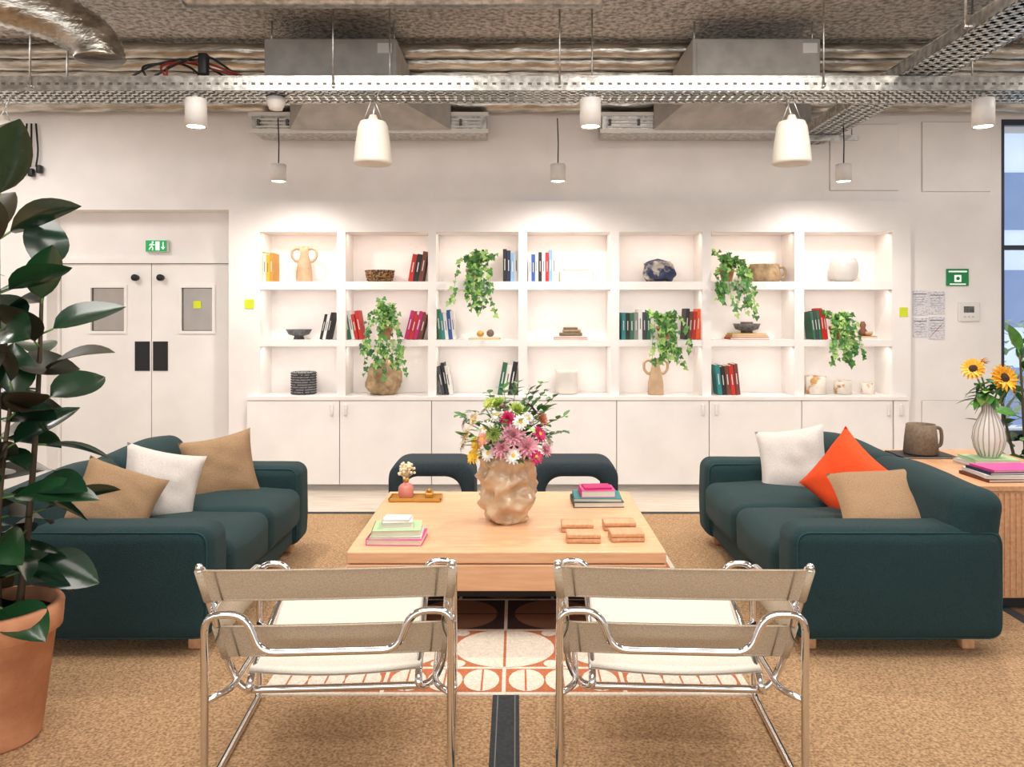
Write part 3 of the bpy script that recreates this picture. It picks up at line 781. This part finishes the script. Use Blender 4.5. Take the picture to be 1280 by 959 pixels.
# ---------------------------------------------------------------- big plants
def place_leaf_plant(name,loc,potr,poth,stems,zr,ll,lw,seed,mats,elev=(5,55),wmin=.85):
    random.seed(seed); b=MB()
    b.lathe([(potr*.66,0),(potr*.70,.01),(potr*.93,poth*.80),(potr*.95,poth*.80),(potr*1.03,poth*.81),(potr*1.06,poth*.98),(potr*1.03,poth),(potr*.93,poth),(potr*.90,poth*.85)],terra,36)
    b.lathe([(.001,poth*.93),(potr*.5,poth*.925),(potr*.93,poth*.90)],soil,24,wr=.0)
    for (sx,sy,tx,ty,tz,n) in stems:
        P0=Vector((sx,sy,poth*.9));P2=Vector((tx,ty,tz));P1=(P0+P2)/2+Vector((U(-.04,.04),U(-.04,.04),0))
        N=24;Q=[P0*(1-t)**2+P1*2*t*(1-t)+P2*t*t for t in [i/N for i in range(N+1)]]
        b.tube(Q,.012,stem,8,rr=[.014*(1-.55*i/N) for i in range(N+1)])
        a=U(0,360)
        for k in range(n):
            t=zr+(1-zr)*k/(n-1); q=Q[min(N,int(t*N))]; a+=137.5
            el=elev[0]+(elev[1]-elev[0])*t**2+U(-16,16)
            if k>=n-2: el=U(65,80)
            X=T(*q)@Rz(a)@Rx(el)
            pl=U(.03,.06); L=ll*U(.75,1.1)
            b.tube([tuple(X@Vector((0,0,0))),tuple(X@Vector((0,pl,0)))],.004,gstem,5)
            b.leaf(X@T(0,pl,0)@Ry(U(-45,45)),L,lw*U(wmin,1.1),random.choice(mats),U(.08,.35),.25,9)
    place(b,name,loc)
place_leaf_plant('potted_rubber_plant',(-1.86,2.87,.009),.20,.48,[(0,0,.02,-.03,1.98,26),(.05,.04,.10,.10,1.65,22),(-.06,-.03,-.12,.05,1.85,20),(.02,-.05,.08,-.04,1.25,16)],.10,.27,.155,8,[rub1,rub1,rub1,rub2,rub3],(-12,50))
place_leaf_plant('potted_leafy_plant',(3.42,5.35,.006),.17,.36,[(0,0,-.05,0,1.25,16),(.04,0,.2,.1,1.1,14),(0,.03,-.12,.1,.95,14)],.15,.22,.09,9,[ivy1,rub2,ivy3,rub2],(10,50))
random.seed(3)

# ---------------------------------------------------------------- ceiling services
dk=M('slot_dark','#6a6762',.6,.6)
def tray_x(name,x0,x1,y,z,w=.26,h=.07,tilt=0):
    b=MB()
    for yy in (-w/2,w/2-.004):
        b.box((x0,yy,0),(x1,yy+.004,h),steel)
        b.box((x0,yy-.006,h),(x1,yy+.012,h+.005),steel); b.box((x0,yy-.006,0),(x1,yy+.012,.004),steel)
    n=int((x1-x0)/.055)
    for i in range(n):
        xx=x0+(x1-x0)*i/n
        b.box((xx,-w/2,0),(xx+.038,w/2,.003),steel)
        b.box((xx+.012,-w/2-.0015,h*.42),(xx+.036,-w/2,h*.58),dk)
    for q in (-.09,-.03,.03,.09): b.box((x0,q-.014,.0),(x1,q+.014,.003),steel)
    for i,q in enumerate((-.08,-.04,.03,.07)): b.tube([(x0+.1+k*(x1-x0-.2)/14,q+U(-.015,.015),.02+U(0,.02)) for k in range(15)],.009,[black,whiteplast,black,M('cable_grey','#8d8d8d')][i],6)
    o=place(b,name,(0,y,z)); o.rotation_euler=(0,math.radians(tilt),0); return o
tray_x('cable_tray',-5.9,6.3,5.1,2.915,.30,.085)
tray_x('cable_tray',-3.4,-.1,5.42,2.99,.16,.06)
def tray_y(name,x,y0,y1,z,w=.3):
    b=MB(); h=.07
    for xx in (-w/2,w/2-.004):
        b.box((xx,0,0),(xx+.004,y1-y0,h),steel); b.box((xx-.006,0,h),(xx+.012,y1-y0,h+.005),steel)
    n=int((y1-y0)/.06)
    for i in range(n): b.box((-w/2,(y1-y0)*i/n,0),(w/2,(y1-y0)*i/n+.035,.003),steel)
    for q in (-.1,-.035,.035,.1): b.box((q-.016,0,0),(q+.016,y1-y0,.003),steel)
    for q in (-.05,.04): b.tube([(q+U(-.01,.01),.1+k*(y1-y0-.2)/10,.03) for k in range(11)],.01,black,6)
    place(b,name,(x,y0,z))
tray_y('cable_tray',2.52,2.6,6.98,3.01,.30)
tray_y('cable_tray',3.05,2.6,5.9,3.28,.26)
b=MB(); b.box((-.3,-.02,0),(.3,.02,.04),steel); b.tube([(-.25,0,.04),(-.25,0,.62)],.005,steel,6);b.tube([(.25,0,.04),(.25,0,.62)],.005,steel,6); place(b,'tray_support_bracket',(2.52,6.6,2.965))
for x,y,z in ((-3.0,4.94,2.93),(-2.95,5.26,2.93),(-1.13,4.94,2.93),(-.83,5.26,2.93),(.27,4.94,2.93),(.5,5.26,2.93),(1.9,4.94,2.93),(3.0,5.26,2.93),(2.36,4.2,3.03),(2.68,4.2,3.03),(3.19,4.6,3.3),(2.91,4.6,3.3),(4.2,4.94,2.93)):
    b=MB(); b.tube([(x,y,z),(x,y,CZ-.002)],.006,steel,6); b.rbox((x,y,z+.01),(.02,.02,.012),.003,steel,k=1); b.done('threaded_hanger_rod',(x,y,z))
def ac(x0,x1):
    b=MB(); xc=(x0+x1)/2;w=x1-x0
    b.rbox((xc,5.98,3.33),(w,.72,.28),.01,acgrey,k=1,smooth=False)
    b.box((x0+.03,5.612,3.22),(x1-.03,5.62,3.44),acgrey)
    b.box((x1-.13,5.60,3.36),(x1-.03,5.615,3.43),whiteplast)
    vs=[(x0+.1,6.3,3.2),(x1-.05,6.3,3.2),(x1-.05,6.3,3.42),(x0+.1,6.3,3.42),(x0-.1,6.62,3.06),(x1+.3,6.62,3.06),(x1+.3,6.62,3.28),(x0-.1,6.62,3.28)]
    b.add(vs,[(0,1,5,4),(1,2,6,5),(2,3,7,6),(3,0,4,7),(0,3,2,1),(4,5,6,7)],acgrey)
    for s in (x0+.03,x1-.03):
        b.tube([(s,5.7,3.45),(s,5.7,CZ-.005)],.006,steel,6)
    b.done('air_conditioning_unit',(xc,6,3.3))
ac(-1.77,-.84);ac(1.24,2.14)
def diffuser(x0,x1):
    b=MB(); b.box((x0,6.66,3.05),(x1,6.98,3.2),steel); b.box((x0-.02,6.64,3.04),(x1+.02,6.66,3.07),whiteplast);b.box((x0-.02,6.64,3.18),(x1+.02,6.66,3.21),whiteplast)
    for i in range(3): b.box((x0+.04,6.645,3.085+i*.03),(x1-.04,6.66,3.097+i*.03),whiteplast)
    n=int((x1-x0)/.24)
    for i in range(n): b.box((x0+.05+i*.24,6.63,3.10),(x0+.07+i*.24,6.66,3.15),dk)
    b.done('linear_air_diffuser',((x0+x1)/2,6.8,3.05))
diffuser(-2.2,-.25);diffuser(.72,2.3)
for i,(y,z,r,x0,x1) in enumerate(((6.10,3.54,.055,-5.9,6.3),(6.28,3.51,.065,-5.9,6.3),(6.50,3.48,.075,-5.9,6.3),(6.72,3.43,.08,-5.9,6.3),(6.9,3.34,.065,-5.9,6.3))):
    b=MB(); n=120; b.tube([(x0+(x1-x0)*k/n,y,z+.004*math.sin(k*1.1)) for k in range(n+1)],r,foil,12,rr=[r*(1+.06*(k%2)) for k in range(n+1)]); b.done('insulated_pipe',(0,y,z))
b=MB(); n=70; b.tube([(-1.9+2.4*k/n,4.6,3.45) for k in range(n+1)],.15,steel,20,rr=[.15*(1+.025*(k%3==0)) for k in range(n+1)]); b.done('spiral_duct',(-.7,4.6,3.45))
b=MB()
pts=[Vector(p) for p in ((-3.9,4.4,3.45),(-3.2,4.8,3.46),(-2.75,5.0,3.42),(-2.6,5.0,3.25),(-2.6,5.0,3.12))]
n=60
def bez(pts,t):
    p=[q.copy() for q in pts]
    while len(p)>1: p=[p[i].lerp(p[i+1],t) for i in range(len(p)-1)]
    return p[0]
Q=[bez(pts,i/n) for i in range(n+1)]
b.tube(Q,.13,foil,20,rr=[.14*(1+.07*(k%2)) for k in range(n+1)]); b.done('flexible_duct',(-3,4.8,3.4))
b=MB()
for k in range(5):
    x=-2.5+U(-.2,.4); b.tube([(x,5.1,3.05),(x+U(-.1,.1),5.2,3.15),(x+U(.0,.3),5.3,3.2+U(0,.1)),(x+U(.2,.6),5.5,3.1)],.008,[black,M('cable_red','#8a2f26'),black][k%3],6,fil=.1)
b.rbox((-2.05,5.25,3.17),(.06,.06,.14),.01,black,k=1)
b.done('cable_bundle',(-2.4,5.2,3.1))
b=MB()
for k in range(3): b.tube([(-4.3+.05*k,7.0,2.82),(-4.3+.06*k,7.0,2.95),(-4.28+.04*k,7.0,3.2)],.008,black,6,fil=.1)
for k in range(3): b.rbox((-4.31+.07*k,7.0,2.80-.03*(k%2)),(.045,.05,.07),.01,black,k=1)
b.done('cable_bundle',(-4.3,6.95,2.8))
b=MB(); b.lathe([(.0,0),(.04,.005),(.055,.04),(.06,.05),(.06,.08),(0,.08)],whiteplast,20); place(b,'dome_security_camera',(-1.53,5.1,2.83))
for (x,y) in ((-2.0,5.0),(.465,5.0),(2.92,5.0)):
    b=MB(); b.lathe([(.055,0.004),(.066,0),(.066,.17),(.06,.178),(.012,.18),(.012,.212)],whiteplast,28); b.disc((0,0,.0035),.055,lampglow)
    place(b,'cylinder_spotlight',(x,y,2.70))
    spot('spotlight_lamp',(x,y,2.69),120,100,.6)
for x in (-1.87,.33,2.58):
    b=MB(); b.lathe([(.052,.004),(.06,0),(.06,.13),(.055,.137),(.01,.14)],whiteplast,28); b.disc((0,0,.0035),.052,lampglow)
    b.tube([(0,0,.14),(.003,0,.3),(-.004,0,.5)],.005,black,6)
    place(b,'pendant_light',(x,6.3,2.575))
    spot('pendant_lamp',(x,6.3,2.56),70,145,.9,(18,0,0),(1,.93,.87),.05)
for x in (-.84,1.62,-3.03):
    b=MB(); b.lathe([(.10,.0),(.112,.006),(.112,.02),(.105,.1),(.088,.22),(.075,.25),(.03,.262),(.02,.29),(.0,.29)],speakerm,32); b.lathe([(.0,.003),(.098,.002)],M('grille','#c8c2b6',.6),28)
    b.tube([(0,0,.28),(0,.1,.42),(0,.24,.50)],.005,steel,6);b.tube([(-.06,0,.25),(0,0,.4)],.003,steel,4);b.tube([(.06,0,.25),(0,0,.4)],.003,steel,4)
    place(b,'pendant_loudspeaker',(x,4.7,2.41))

# ---------------------------------------------------------------- lighting
w=bpy.data.worlds.new('World'); bpy.context.scene.world=w; w.use_nodes=True
bg=w.node_tree.nodes['Background']; bg.inputs[0].default_value=(.88,.93,1,1); bg.inputs[1].default_value=.95
area('rear_fill_light',(0,-3.2,1.9),(10,2.8),185,(90,0,0),(1,.97,.94))  # unseen soft fill added behind the camera, no window modelled there
area('ceiling_fill_light',(-1.3,3.2,3.45),(1.6,1.6),74,(0,0,0),(1,.95,.89))  # this and the next area lights: out-of-view fill added below the ceiling
area('ceiling_fill_light',(1.5,3.2,3.45),(1.6,1.6),74,(0,0,0),(1,.95,.89))
area('ceiling_fill_light',(0,.5,3.45),(4,1.2),68,(0,0,0),(1,.95,.90))
area('ceiling_fill_light',(-4.3,5.3,3.3),(1.2,1.2),58,(0,0,0),(1,.95,.91))
area('ceiling_fill_light',(4.6,4.5,3.3),(1.2,1.2),58,(0,0,0),(1,.95,.91))

# ---------------------------------------------------------------- camera
cam=bpy.data.cameras.new('camera'); co=bpy.data.objects.new('camera',cam); bpy.context.collection.objects.link(co)
cam.sensor_width=36; cam.lens=28.125; cam.sensor_fit='HORIZONTAL'
cam.shift_x=-5/1280; cam.shift_y=-86.5/1280
co.location=(0,0,1.53); co.rotation_euler=(math.radians(90),0,0)
bpy.context.scene.camera=co
bpy.context.scene.view_settings.view_transform='Standard'
